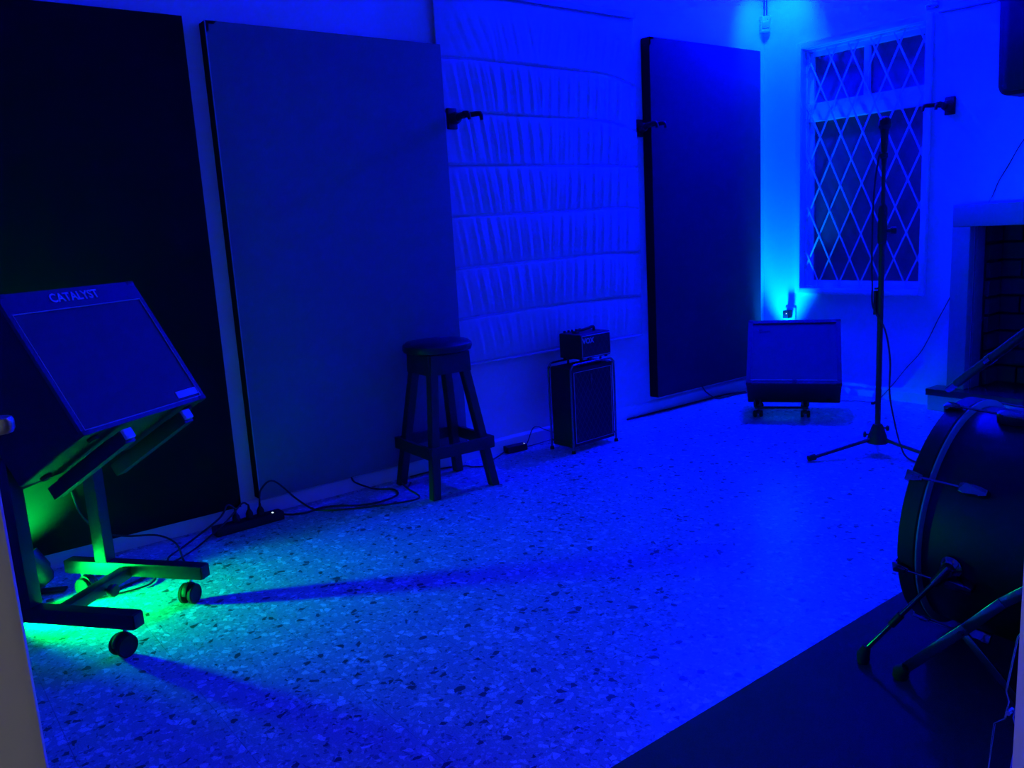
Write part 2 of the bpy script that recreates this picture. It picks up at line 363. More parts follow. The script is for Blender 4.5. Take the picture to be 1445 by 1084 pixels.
# plaster returns and mortar back, bricks proud of it
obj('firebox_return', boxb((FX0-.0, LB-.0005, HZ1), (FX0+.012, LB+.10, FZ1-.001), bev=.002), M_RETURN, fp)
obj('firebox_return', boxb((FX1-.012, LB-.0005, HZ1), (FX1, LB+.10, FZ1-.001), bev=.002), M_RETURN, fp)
mb = B(); box(mb, (FX0-.02, LB+.275, HZ1), (FX1+.02, LB+.30, FZ1)); box(mb, (FX0-.02, LB+.10, HZ1), (FX0+.014, LB+.275, FZ1)); box(mb, (FX1-.014, LB+.10, HZ1), (FX1+.02, LB+.275, FZ1)); box(mb, (FX0, LB-.0, FZ1-.004), (FX1, LB+.30, FZ1+.01))
obj('mortar_backing', mb, M_MORT, fp, smooth=False)
CH, BL, BHh = .100, .215, .088
teeth = [.026, .030, .024, .018, .022, .012, .016, .008, .004, .012]
nrow = int((FZ1-HZ1)/CH)+1
brick_protos = [finish(boxb((0, 0, 0), (BL-.011, .024, BHh), bev=.004, seg=1), 'brick', M_BRICK, False) for _ in range(1)]
half = finish(boxb((0, 0, 0), (BL/2-.011, .024, BHh), bev=.004, seg=1), 'brick', M_BRICK, False)
side = finish(boxb((0, 0, 0), (.024, .165, BHh-.002), bev=.004, seg=1), 'brick', M_BRICK, False)
def brick(me, loc, rz=0):
    o = bpy.data.objects.new('brick', me); COL.objects.link(o); o.parent = fp; o.location = V(loc)-ORG['fireplace']; o.rotation_euler = (0, 0, rz)
for r in range(nrow):
    z = HZ1+.006+r*CH
    if z+BHh > FZ1: continue
    x = FX0+.042+(0 if r % 2 else -BL/2)
    while x < FX1-.03:
        dy = random.uniform(-.004, .004)
        if x < FX0+.03:
            brick(half, (x+BL/2, LB+.250+dy, z))
        elif x+BL > FX1-.03:
            if x+BL/2 < FX1-.03: brick(half, (x, LB+.250+dy, z))
        else: brick(brick_protos[0], (x, LB+.250+dy, z))
        x += BL
    brick(side, (FX0+.0125+teeth[r % 10]*.35, LB+.102+(.0 if r % 2 else .004), z))
    brick(side, (FX1-.0365-teeth[r % 10]*.35, LB+.102, z))

# ================================================================== ACOUSTIC PANELS AND BLIND
def panel(label, y0, y1, z0, z1, x1, face, group='acoustic panels on the left wall'):
    p = thing('acoustic_panel', label, 'acoustic panel', (.002, (y0+y1)/2, z0), group)
    bm = B(); t = .012
    for lo, hi in (((y0, z0), (y0+t, z1)), ((y1-t, z0), (y1, z1)), ((y0+t, z0), (y1-t, z0+t)), ((y0+t, z1-t), (y1-t, z1))):
        box(bm, (.002, lo[0], lo[1]), (x1-.004, hi[0], hi[1]))
    obj('side_wrap', bm, M_PSIDE, p, smooth=False)
    # padded fabric face, slightly crowned
    ny, nz = 24, 40; bm = B(); g = []
    for i in range(ny+1):
        row = []
        for j in range(nz+1):
            u, v = i/ny, j/nz; cr = (1-(2*u-1)**8)*(1-(2*v-1)**8)
            row.append(bm.verts.new((x1-.004+.006*cr, y0+t*.0+(y1-y0)*u, z0+(z1-z0)*v)))
        g.append(row)
    for i in range(ny):
        for j in range(nz): bm.faces.new((g[i][j], g[i+1][j], g[i+1][j+1], g[i][j+1]))
    per = [g[i][0] for i in range(ny+1)]+[g[ny][j] for j in range(1, nz+1)]+[g[i][nz] for i in range(ny-1, -1, -1)]+[g[0][j] for j in range(nz-1, 0, -1)]
    back = [bm.verts.new((x1-.012, v.co.y, v.co.z)) for v in per]; n = len(per)
    for k in range(n): bm.faces.new((per[k], per[(k+1) % n], back[(k+1) % n], back[k]))
    bm.faces.new(back[::-1])
    for v in back: v.co.y = min(max(v.co.y, y0+.0005), y1-.0005)
    obj('fabric_face', bm, face, p)
    return p
p1 = panel('black fabric acoustic panel behind the tilted combo amplifier', .045, 1.119, .073, 2.006, .062, M_PBLK)
p2 = panel('mid grey fabric acoustic panel behind the wooden stool', 1.200, 2.272, .085, 1.997, .072, M_PGRY)
p4 = panel('charcoal fabric acoustic panel between the blind and the corner', 3.672, 4.690, .105, 2.155, .070, M_PCHR)
for p, y0, z0, z1, x1 in ((p2, 1.200, .085, 1.997, .072), ):
    obj('edge_bead', tubeb([(x1-.003, y0-.001, z0), (x1-.003, y0-.001, z1)], .0026, 8), M_BEAD, p)

bl = thing('roman_blind', 'white roman blind with wrinkled fabric between horizontal battens', 'blind', (.002, 2.93, .50))
ZS = [2.245, 1.945, 1.705, 1.465, 1.228, .978, .727, .500]
BY0, BY1 = 2.272, 3.592
def wr(y, k):  # irregular pleat function
    return sin(y*2*pi/.062 + 1.7*sin(y*9+k) + k*1.3)*.6 + .4*sin(y*2*pi/.033+k*2.1+sin(y*17))
def droop(y, i):  # seams sag a little at the window side
    if i in (0, 7): return 0
    a = max(0, (y-3.25)/.34); b = max(0, (2.45-y)/.2)
    return -(.055 if i <= 2 else .012)*a*a - .004*b + .006*sin((y-2.27)*2.2+i)
SX = .030
for i in range(7):
    bm = B(); ny, nz = 210, 16; g = []
    for a in range(ny+1):
        y = BY0+(BY1-BY0)*a/ny; row = []
        zt, zb = ZS[i]+droop(y, i), ZS[i+1]+droop(y, i+1)
        for b in range(nz+1):
            v = b/nz; z = zt+(zb-zt)*v
            env = sin(pi*v)**.6 if 0 < v < 1 else 0
            dist = min(1, (y-BY0)/.16)*min(1, (BY1-y)/.10)
            slant = (.10 if i == 0 else .03)*(1 if y > 2.9 else -1.0)*(v-.5)*(1.4 if y < 2.6 else .7)
            amp = (.0042 if i else .0016)*(1.25 if y < 2.75 else 1)*(.55 if i == 6 else 1)
            if i == 0 and v < .35: amp *= .25
            x = SX + .005*sin(pi*v)*dist + amp*env*dist*wr(y+slant, i) + .004*sin(y*3+i)
            row.append(bm.verts.new((x, y, z)))
        g.append(row)
    for a in range(ny):
        for b in range(nz): bm.faces.new((g[a][b], g[a+1][b], g[a+1][b+1], g[a][b+1]))
    o = obj('fabric_panel', bm, M_BLIND, bl)
    md = o.modifiers.new('thickness', 'SOLIDIFY'); md.thickness = .0012
for i in range(1, 7):
    pts = [(SX+.004*sin(y*3+i)-.002, y, ZS[i]+droop(y, i)) for y in [BY0+.01+(BY1-BY0-.02)*k/40 for k in range(41)]]
    obj('batten', tubeb(pts, .0034, 8), M_BATT, bl)
obj('headrail', boxb((.003, BY0, 2.246), (.045, BY1, 2.275), bev=.003), M_BLIND, bl)
obj('hem_bar', boxb((SX-.006, BY0+.004, .488), (SX+.006, BY1-.004, .499), bev=.002), M_BLIND, bl)

# ================================================================== GUITAR HANGERS
def hanger(label, o, out, sidev, plate=True, yoke=.075, tilt=.0):
    """wall hanger: o mount point, out = direction away from wall, sidev = horizontal across"""
    o, out, sidev = V(o), V(out).normalized(), V(sidev).normalized()
    h = thing('guitar_hanger', label, 'guitar hanger', o, 'guitar hangers')
    F = frame(o, sidev, out.cross(sidev)*-1 if out.cross(sidev).z < 0 else out.cross(sidev), out)
    obj('mount_plate', boxb((-.026, -.048, 0), (.026, .048, .016), frame(o, sidev, Z, out), bev=.005), M_PLAS, h)
    b0 = o+out*.016; b1 = o+out*.075+Z*.006
    obj('swivel_block', tubeb([b0, b0+out*.02, b0+out*.04], [.026, .029, .022], 14), M_PLAS, h)
    obj('arm', tubeb([b0+out*.03, b1, b1+out*.02], [.019, .015, .016], 12), M_PLAS, h)
    c = b1+out*.02
    yk = [c+sidev*s*yoke*.5*k+out*(.052*k**2) for s in (-1,) for k in (1, .8, .55, .3, .1)] + [c] + [c+sidev*yoke*.5*k+out*(.052*k**2) for k in (.1, .3, .55, .8, 1)]
    obj('yoke', tubeb(yk, .0115, 10), M_RUB, h)
    for s in (-1, 1):
        e = c+sidev*s*yoke*.5+out*.052
        obj('prong_tip', tubeb([e, e+out*.018-Z*.002, e+out*.026-Z*.010, e+out*.028-Z*.030], [.0115, .011, .0095, .0075], 10), M_RUB, h)
    return h
hanger('black guitar hanger beside the grey panel and blind', (.046, 2.318, 1.672), (1, .10, 0), (0, 1, 0), yoke=.07)
hanger('black guitar hanger beside the charcoal panel edge', (.001, 3.633, 1.668), (1, .0, .04), (0, 1, 0), yoke=.07)
hanger('black guitar hanger on the wall right of the lattice window', (1.192, LB-.001, 1.670), (-.20, -1, -.02), (1, 0, 0), yoke=.07)

# motion sensor in the corner, with cable
ps = thing('motion_sensor', 'small white motion sensor fixed in the room corner', 'motion sensor', (.034, LB-.034, 2.285))
F = frame((.030, LB-.030, 2.285), (.7071, .7071, 0), (.7071, -.7071, 0), (0, 0, 1))
F = frame((.030, LB-.030, 2.285), (.7071, .7071, 0), (-.7071, .7071, 0), (0, 0, 1))
obj('housing', prism(B(), [(-.033, .018), (.033, .018), (.033, -.012), (.022, -.026), (-.022, -.026), (-.033, -.012)], 0, .092, F, .003), M_WHITEP, ps)
obj('lens', boxb((-.021, -.031, .018), (.021, -.0265, .055), F, bev=.003), M_LENS, ps)
obj('indicator', boxb((.006, -.029, .068), (.011, -.0262, .073), F, bev=.001), M_LOGOD, ps)
obj('wire', tubeb([(.010, LB-.010, 2.36), (.008, LB-.008, 2.6), (.008, LB-.008, HC-.002)], .0035, 8), M_LOGOD, ps)
obj('wire', tubeb([(.026, LB-.006, 2.37), (.024, LB-.005, 2.6), (.024, LB-.005, HC-.002)], .003, 8), M_LOGOD, ps)

# ================================================================== CORNER LIGHTS
def par_can(name, label, base, aim, led, group, length=.13, rad=.052):
    """small LED par can in a yoke; base on floor or ceiling mount, aim = lens direction"""
    base, aim = V(base), V(aim).normalized()
    p = thing(name, label, 'stage light', base, group)
    c = base+Z*.085
    F = frame(c-aim*length*.5, aim.orthogonal(), aim.cross(aim.orthogonal()), aim)
    L = length
    obj('can', latheb([(0, 0), (rad*.55, .002), (rad*.8, .018), (rad*.86, .04), (rad, .05), (rad, L), (rad*.93, L), (rad*.90, L-.014), (0, L-.014)], F, 28), M_BLK, p)
    for k in range(7):
        a = 2*pi*k/6; rr = 0 if k == 6 else rad*.52
        obj('led_lens', latheb([(0, .006), (.006, .005), (.010, .0015), (.010, 0), (0, 0)], F @ MX.Translation((rr*cos(a), rr*sin(a), L-.0135)), 14), led, p)
    sv = aim.cross(Z)
    sv = sv.normalized() if sv.length > .1 else X.copy()
    yk = [c+sv*(rad+.007), c+sv*(rad+.007)-Z*.045, c+sv*(rad-.005)-Z*.070, c-sv*(rad-.005)-Z*.070, c-sv*(rad+.007)-Z*.045, c-sv*(rad+.007)]
    bm = B()
    for a, b in zip(yk, yk[1:]): bar(bm, a, b, .022, .004, aim if abs(aim.dot((b-a).normalized())) < .9 else Z, .001)
    obj('yoke', bm, M_BLK, p)
    for s in (-1, 1):
        obj('tilt_knob', latheb([(0, 0), (.012, 0), (.014, .004), (.014, .012), (.010, .016), (0, .016)], frame(c+sv*s*(rad+.009), aim, sv.cross(aim)*s, sv*s), 12), M_PLAS, p)
    bd = B()
    d = aim.copy(); d.z = 0
    d = d.normalized() if d.length > .1 else Y.copy()
    bar(bd, base+d*.09+Z*.008, base-d*.09+Z*.008, .030, .010, sv, .002)
    obj('foot', bd, M_BLK, p)
    return p, c+aim*(length*.5+.012)
# high corner lamp: gives the blue key light (above the picture's edge)
kl = thing('corner_lamp', 'blue LED lamp fixed high in the corner above the window', 'lamp', (.30, 4.52, HC-.001))
obj('mount', latheb([(0, 0), (.045, 0), (.045, -.012), (.012, -.018), (.012, -.06), (0, -.06)], frame((.30, 4.52, HC-.001), X, Y, Z), 20), M_BLK, kl)
obj('lamp_body', latheb([(0, -.06), (.03, -.06), (.048, -.075), (.052, -.105), (.047, -.105), (.044, -.098), (0, -.098)], frame((.30, 4.52, HC-.001), X, Y, Z), 28), M_BLK, kl)
obj('diffuser', latheb([(0, -.099), (.043, -.099), (.040, -.112), (.020, -.120), (0, -.122)], frame((.30, 4.52, HC-.001), X, Y, Z), 28), M_BLED, kl)
lamp('corner_lamp_light', 'POINT', (.30, 4.52, HC-.19), BLUE_KEY, KEY_W, kl, size=.055)
lamp('added_cyan_spot', 'SPOT', (.30, 4.52, HC-.19), (0, .22, 1), ADDED_CYAN_W, kl, size=.05, target=(.10, 4.80, 2.2), spot=85, blend=1.0)  # added spot that turns the corner wall cyan, no real emitter of the lamp
# floor uplight hidden behind the grey-front amplifier
up, lp = par_can('uplight', 'blue LED uplight on the floor behind the silver fronted amplifier', (.16, 4.60, .001), (.10, .30, 1), M_BLED, 'stage lights')
lamp('uplight_light', 'SPOT', lp, BLUE_UP, UP_W, up, size=.035, target=lp+V((.03, .24, 1)), spot=50, blend=.8)
# green par cans beside the amplifier stand
pa, lp = par_can('par_light', 'green LED par can on the floor tilted up behind the amplifier stand', (.235, .330, .001), (-.22, -.40, .78), M_GRN, 'stage lights', length=.12, rad=.05)
lamp('par_light_glow', 'SPOT', lp, GREEN, PAR_A_W, pa, size=.035, target=lp+V((-.45, .06, .42)), spot=96, blend=.8)
pb, lp = par_can('par_light', 'green LED par can on the floor aimed across the terrazzo', (.375, .185, .001), (.50, .85, .06), M_GRN, 'stage lights', length=.12, rad=.05)
lamp('par_light_glow', 'SPOT', lp, GREEN, PAR_B_W, pb, size=.03, target=lp+V((.50, .85, -.46)), spot=104, blend=1.0)
# hallway wall sconce beside the doorway, behind the camera
hl = thing('hall_sconce', 'dim white wall sconce in the hallway outside the doorway', 'lamp', (RW+.1015, -.78, 1.70))
obj('back_plate', latheb([(0, 0), (.05, 0), (.05, .008), (.02, .014), (.014, .05), (0, .05)], frame((RW+.1015, -.78, 1.75), Y, Z, X), 20), M_WHITEP, hl)
obj('bulb', latheb([(0, .05), (.014, .05), (.02, .07), (.03, .095), (.028, .115), (.016, .13), (0, .134)], frame((RW+.1015, -.78, 1.75), Y, Z, X), 20), M_HALL, hl)
lamp('hall_sconce_light', 'POINT', (RW+.1015+.18, -.78, 1.75), (1, .95, .93), HALL_W, hl, size=.04)

# ================================================================== TILTED COMBO AMP + STAND (left)
AY, AT = RAD(33.1), RAD(31.29)
n0 = V((cos(AY), sin(AY), 0)); aw = V((-sin(AY), cos(AY), 0)); an = n0*cos(AT)+Z*sin(AT); au = -n0*sin(AT)+Z*cos(AT)
AP = V((.828, .628, .666)); AW, AH, AD = .50, .452, .311
am = thing('combo_amplifier', 'large black combo amplifier tilted back on a wheeled stand', 'amplifier', AP-an*AD)
FA = frame(AP, aw, au, an)                       # local x width, y height, z out of the front
obj('cabinet', boxb((-AW/2, 0, -AD), (AW/2, AH, -.012), FA, bev=.008, seg=3), M_TOLEX, am)
# front rim around the recessed grille
GV0, GV1, GU = .012, .388, AW/2-.013
fb = B()
for lo, hi in (((-AW/2, 0), (-GU, AH)), ((GU, 0), (AW/2, AH)), ((-GU, 0), (GU, GV0)), ((-GU, GV1), (GU, AH))):
    box(fb, (lo[0], lo[1], -.0118), (hi[0], hi[1], .0))
obj('front_rim', fb, M_TOLEX2, am, smooth=False)
gr = obj('grille', boxb((-GU, GV0, -.0115), (GU, GV1, -.004), FA @ MX.Identity(4)), M_GRILLE1, am, smooth=False)
# rim mesh was given in local frame coordinates: move it into place
r_ = [c for c in am.children if c.name.startswith('front_rim')][0]
r_.data.transform(MX.Translation(ORG[am.name])); r_.data.transform(FA); r_.data.transform(MX.Translation(-ORG[am.name]))
pp = [FA @ V(q) for q in ((-GU+.002, GV0+.002, -.001), (GU-.002, GV0+.002, -.001), (GU-.002, GV1-.002, -.001), (-GU+.002, GV1-.002, -.001))]
obj('piping', tubeb(pp, .0022, 8, True), M_PIPE, am, smooth=False)
obj('lettering', textbm('CATALYST', .0400, FA @ MX.Translation((-.004, .421, .0012)), .0010, .0006, .93), M_LOGO, am, smooth=False)
obj('badge', boxb((.142, .024, -.0035), (.232, .048, -.0005), FA, bev=.005), M_LOGO, am)
for s in (-1, 1):
    for yv in (0, AH):
        obj('corner_guard', boxb((-.016, -.002 if yv == 0 else -.014, -.030), (.016, .014 if yv == 0 else .002, .002), FA @ MX.Translation((s*(AW/2-.0145), yv, 0)), bev=.005), M_PLAS, am)
obj('top_handle', tubeb(spline([FA @ V(q) for q in ((-.09, AH-.001, -.15), (-.08, AH+.022, -.15), (0, AH+.03, -.15), (.08, AH+.022, -.15), (.09, AH-.001, -.15))], 5), .009, 10), M_RUB, am)
for s in (-.19, .19):
    for d in (-.04, -.27):
        obj('rubber_foot', latheb([(.016, 0), (.018, -.004), (.014, -.012), (0, -.012)], FA @ MX.Translation((s, .0, d)) @ MX.Rotation(-pi/2, 4, 'X'), 14), M_RUB, am)

SYA = RAD(38); sf = V((cos(SYA), sin(SYA), 0)); ss = V((-sin(SYA), cos(SYA), 0))
st = thing('amplifier_stand', 'black wheeled metal stand holding the tilted combo amplifier', 'amplifier stand', (.64, .45, 0))
FARC, NEARC = V((.535, .585, 0)), V((.756, .322, 0))
def caster(root, pos, swivel, r=.033, zt=.086):
    pos = V(pos); a = V((cos(swivel), sin(swivel), 0)); b = V((-sin(swivel), cos(swivel), 0)); c = V((pos.x, pos.y, r+.0005))+a*.012
    cs = obj('caster', prism(B(), [(r*.98*cos(t), r*.98*sin(t)+.006) for t in [pi*k/10-.15 for k in range(11)]], -.008, .008, frame(c, a, Z, b), .002), M_PLAS, root)
    for s in (-1, 1):
        obj('wheel', latheb([(0, 0), (r*.55, 0), (r*.6, .002), (r*.9, .001), (r, .004), (r, .013), (r*.9, .016), (r*.5, .013), (0, .014)], frame(c+b*s*.0085, a, b.cross(a)*s*-1 if s > 0 else b.cross(a)*s*-1, b*s), 22), M_RUB, cs)
    obj('stem', tubeb([V((pos.x, pos.y, r+.02)), V((pos.x, pos.y, zt))], .007, 10), M_SATIN, cs)
for c, hl_ in ((FARC, .263), (NEARC, .263)):
    fb = obj('foot_bar', barb(c-sf*hl_+Z*.108, c+sf*hl_+Z*.108, .046, .044, Z, .004), M_BLK, st)
    for s in (-1, 1): obj('end_cap', barb(c+sf*s*hl_+Z*.108, c+sf*s*(hl_+.005)+Z*.108, .042, .040, Z, .003), M_PLAS, fb)
for c, k, sw in ((FARC, .205, -.9), (FARC, -.215, .5), (NEARC, .215, -1.2), (NEARC, -.205, .3)):
    caster(st, c+sf*k, sw)
obj('cross_bar', barb(NEARC-sf*.02+ss*.024+Z*.102, FARC-sf*.02-ss*.024+Z*.102, .036, .040, Z, .003), M_BLK, st)
kc = (NEARC+FARC)/2-sf*.02+ss*.02
obj('clamp_knob', latheb([(.006, 0), (.006, .014), (.018, .016), (.021, .022), (.021, .034), (.017, .038), (0, .038)], frame(kc+sf*.0205+Z*.098, ss, Z, sf), 10), M_PLAS, st)
UP1, UP2 = FARC-sf*.115, NEARC-sf*.105
for p in (UP1, UP2):
    u_ = obj('upright', barb(p+Z*.131, p+Z*.585, .046, .046, sf, .004), M_BLK, st)
    obj('end_cap', barb(p+Z*.585, p+Z*.590, .043, .043, sf, .002), M_PLAS, u_)
obj('cross_tube', barb(UP1+Z*.50-ss*.023, UP2+Z*.50+ss*.023, .036, .036, Z, .003), M_BLK, st)
for s in (-.125, .118):
    f0 = AP+aw*s+an*.006-au*.040; b0 = AP+aw*s-an*(AD+.035)-au*.040
    a_ = obj('support_arm', barb(b0, f0, .040, .042, aw, .003), M_BLK, st)
    obj('arm_lip', barb(f0+an*.006-au*.012, f0+an*.006+au*.020, .034, .012, aw, .004), M_PIPE, a_)
    obj('rubber_pad', barb(b0+an*.05+au*.0228, f0-an*.05+au*.0228, .030, .003, aw, .001), M_RUB, a_)

# ================================================================== STOOL
sc = V((.262, 2.012, 0)); sa = RAD(-3); sx_ = V((cos(sa), sin(sa), 0)); sy_ = V((-sin(sa), cos(sa), 0))
so = thing('bar_stool', 'dark wooden bar stool with round black padded seat', 'stool', sc)
FS = frame(sc, sx_, sy_, Z)
SH = .678
obj('seat', latheb([(0, SH-.052), (.134, SH-.052), (.152, SH-.045), (.158, SH-.030), (.155, SH-.016), (.140, SH-.005), (.09, SH), (0, SH+.002)], FS, 44), M_SEAT, so)
for k in range(4):
    Fk = FS @ MX.Rotation(k*pi/2, 4, 'Z')
    obj('apron', prism(B(), [(-.104, SH-.142), (.104, SH-.142), (.096, SH-.0525), (-.096, SH-.0525)], .0, .018, Fk @ MX.Translation((0, -.090, 0)) @ MX.Rotation(pi/2, 4, 'X'), .002), M_WOOD, so)
tops = [(-.073, -.073), (.073, -.073), (.073, .073), (-.073, .073)]; bots = [(-.158, -.155), (.158, -.155), (.158, .155), (-.158, .155)]
legs = []
for (a, b), (c, d) in zip(tops, bots):
    t_, b_ = FS @ V((a, b, SH-.058)), FS @ V((c, d, .001))
    z = (t_-b_)
    bm = B(); h = .020
    lo = [bm.verts.new(FS @ V((c+i*h, d+j*h, .001))) for i, j in ((-1, -1), (1, -1), (1, 1), (-1, 1))]
    hi = [bm.verts.new(FS @ V((a+i*h, b+j*h, SH-.058))) for i, j in ((-1, -1), (1, -1), (1, 1), (-1, 1))]
    bm.faces.new(lo[::-1]); bm.faces.new(hi)
    for i in range(4): bm.faces.new((lo[i], lo[(i+1) % 4], hi[(i+1) % 4], hi[i]))
    bmesh.ops.bevel(bm, geom=list(bm.edges), offset=.003, segments=2, affect='EDGES')
    obj('leg', bm, M_WOOD, so)
def legat(i, z):
    (a, b), (c, d) = tops[i], bots[i]; t = z/(SH-.058); return V((c+(a-c)*t, d+(b-d)*t, z))
for i, z, ov in ((0, .205, .035), (1, .205, .035), (2, .205, .035), (3, .205, .035)):
    a, b = legat(i, z), legat((i+1) % 4, z); d = (b-a).normalized(); out = V((d.y, -d.x, 0))
    obj('foot_rail', barb(FS @ (a-d*ov+out*.031), FS @ (b+d*ov+out*.031), .052, .020, Z, .002), M_WOOD, so)

# ================================================================== SMALL STACK AMP (cabinet with chrome frame, head on top)
va = RAD(2.5); vn = V((cos(va), sin(va), 0)); vw = V((-sin(va), cos(va), 0))
vc = V((.312, 2.908, 0))
cb = thing('speaker_cabinet', 'small black speaker cabinet with chrome tube frame and diamond grille', 'speaker cabinet', vc-vn*.075)
FV = frame(vc, vw, Z, vn)            # x width (towards back wall), y up, z out of the front
CW, C0, C1, CD = .156, .026, .440, .150
obj('cabinet_body', boxb((-CW, C0, -CD), (CW, C1, -.004), FV, bev=.010, seg=3), M_TOLEX, cb)
obj('baffle_rim', boxb((-CW+.004, C0+.004, -.0039), (CW-.004, C1-.004, .002), FV, bev=.002), M_PLAS, cb)
gl = obj('grille_cloth', boxb((-CW+.022, C0+.024, .0021), (CW-.020, C1-.026, .005), FV, bev=.001), M_VGRILLE, cb, smooth=False)
q = [FV @ V(t) for t in ((-CW+.021, C0+.022, .0045), (CW-.019, C0+.022, .0045), (CW-.019, C1-.024, .0045), (-CW+.021, C1-.024, .0045))]
obj('grille_piping', tubeb(q, .0022, 8, True), M_PIPE, cb, smooth=False)
obj('emblem', prism(B(), [(0, -.034), (.004, -.012), (.009, 0), (.004, .012), (.0055, .024), (0, .034), (-.0055, .024), (-.004, .012), (-.009, 0), (-.004, -.012)], .005, .0075, FV @ MX.Translation((-.012, .365, 0))), M_GRILLE2, cb, smooth=False)
# each side frame: a chrome hoop running up the front edge, across the top and down the back
for s in (-1, 1):
    xx = s*(CW+.0035)
    for zz in (.006, -CD-.006):
        pts = [V((xx, .010, zz)), V((xx, .40, zz)), V((xx-s*.004, .432, zz)), V((xx-s*.014, .448, zz)), V((xx-s*.034, .456, zz)), V((0, .458, zz))]
        obj('chrome_tube', tubeb([FV @ p for p in spline(pts, 6)], .0055, 12), M_HW, cb)
        obj('rubber_foot', latheb([(0, .0005), (.010, .0005), (.011, .003), (.009, .016), (0, .016)], FV @ MX.Translation((xx, 0, zz)) @ MX.Rotation(-pi/2, 4, 'X'), 14), M_RUB, cb)
    obj('side_link', tubeb([FV @ V((xx, .05, .004)), FV @ V((xx, .05, -CD-.004))], .004, 10), M_BLK, cb)
for zz in (-.03, -.12):
    obj('top_link', tubeb([FV @ V((-.05, .4365, zz)), FV @ V((-.05, .4655, zz))], .006, 10), M_BLK, cb)
    obj('top_link', tubeb([FV @ V((.10, .4365, zz)), FV @ V((.10, .4655, zz))], .006, 10), M_BLK, cb)
hd = thing('mini_amplifier', 'small black amplifier head standing on the chrome framed cabinet', 'amplifier', vc-vn*.06+Z*.468)
HX0, HX1, HY0, HY1 = -.076, .146, .474, .602
FH = FV @ MX.Translation((0, 0, .004))
obj('case', boxb((HX0, HY0, -.158), (HX1, HY1, -.002), FH, bev=.008, seg=3), M_TOLEX, hd)
obj('front_panel', boxb((HX0+.010, HY0+.010, -.0019), (HX1-.008, HY1-.010, .002), FH, bev=.001), M_VGRILLE, hd, smooth=False)
q = [FH @ V(t) for t in ((HX0+.009, HY0+.009, .001), (HX1-.007, HY0+.009, .001), (HX1-.007, HY1-.009, .001), (HX0+.009, HY1-.009, .001))]
obj('front_piping', tubeb(q, .0022, 8, True), M_PIPE, hd, smooth=False)
obj('lettering', textbm('VOX', .040, FH @ MX.Translation((HX0+.052, HY1-.036, .003)), .0008, .0008, .95), M_LOGO, hd, smooth=False)
obj('handle', tubeb(spline([FH @ V(t) for t in ((-.036, HY1-.001, -.07), (-.034, HY1+.014, -.07), (.0, HY1+.013, -.07), (.05, HY1+.017, -.07), (.09, HY1+.022, -.07), (.094, HY1-.001, -.07))], 5), .0075, 10), M_RUB, hd)
obj('handle_end', boxb((-.052, HY1, -.085), (-.026, HY1+.012, -.055), FH, bev=.003), M_PLAS, hd)
for k in range(5):
    obj('control_knob', latheb([(.007, 0), (.0065, .012), (0, .0125)], FH @ MX.Translation((-.055+.028*k, HY1-.0005, -.135)) @ MX.Rotation(-pi/2, 4, 'X'), 12), M_PLAS, hd)
for a in (HX0+.02, HX1-.02):
    for b in (-.02, -.14):
        obj('foot', latheb([(0, -.0085), (.008, -.0085), (.009, .0), (0, .0)], FH @ MX.Translation((a, HY0, b)) @ MX.Rotation(-pi/2, 4, 'X'), 12), M_RUB, hd)

# ================================================================== SILVER-FRONT AMP BY THE WINDOW
by, bt = -.991, .708; k_ = .897
m0 = V((cos(by), sin(by), 0)); mw = V((-sin(by), cos(by), 0)); mn = m0*cos(bt)+Z*sin(bt); mu = -m0*sin(bt)+Z*cos(bt)
MP = V((.782, 3.980, .221)); MW, MH, MD = .56*k_, .47*k_, .25*k_
ma = thing('guitar_amplifier', 'black guitar amplifier with pale grille tilted back below the lattice window', 'amplifier', MP-mn*MD)
FM = frame(MP, mw, mu, mn)
obj('cabinet', boxb((-MW/2, 0, -MD), (MW/2, MH, -.014), FM, bev=.008, seg=3), M_TOLEX, ma)
b1, b2, bx = .026, MH-.020, MW/2-.024
fb = B()
for lo, hi in (((-MW/2, 0), (-bx, MH)), ((bx, 0), (MW/2, MH)), ((-bx, 0), (bx, b1)), ((-bx, b2), (bx, MH))):
    box(fb, (lo[0], lo[1], -.0138), (hi[0], hi[1], 0), FM)
obj('front_rim', fb, M_TOLEX2, ma, smooth=False)
obj('grille', boxb((-bx, b1, -.0136), (bx, b2, -.007), FM), M_GRILLE2, ma, smooth=False)
obj('rim_strip', boxb((-bx, b1-.006, .0), (bx, b1-.001, .002), FM), M_BEAD, ma, smooth=False)
sg = [(.060, .352), (.066, .372), (.074, .375), (.070, .360), (.064, .345), (.074, .343), (.080, .352), (.086, .343), (.092, .353), (.098, .343), (.104, .356), (.110, .343), (.118, .352), (.126, .340)]
obj('script_logo', tubeb(spline([FM @ V((a-MW/2, b, -.006)) for a, b in sg], 5), .0020, 6), M_LOGOD, ma)
obj('rim_catch', boxb((-.004, .006, 0), (.018, .024, .004), FM, bev=.001), M_PLAS, ma)
for s in (-1, 1):
    for yv in (0, MH):
        obj('corner_guard', boxb((-.015, -.013 if yv else -.002, -.03), (.015, .002 if yv else .013, .002), FM @ MX.Translation((s*(MW/2-.0135), yv, 0)), bev=.005), M_PLAS, ma)
obj('handle', tubeb(spline([FM @ V(t) for t in ((-.08, MH-.001, -.11), (-.07, MH+.014, -.11), (0, MH+.018, -.11), (.07, MH+.014, -.11), (.08, MH-.001, -.11))], 5), .007, 10), M_RUB, ma)
obj('rubber_foot', latheb([(.014, 0), (.013, -.012), (0, -.012)], FM @ MX.Translation((MW/2-.06, 0, -MD+.04)) @ MX.Rotation(-pi/2, 4, 'X'), 14), M_RUB, ma)
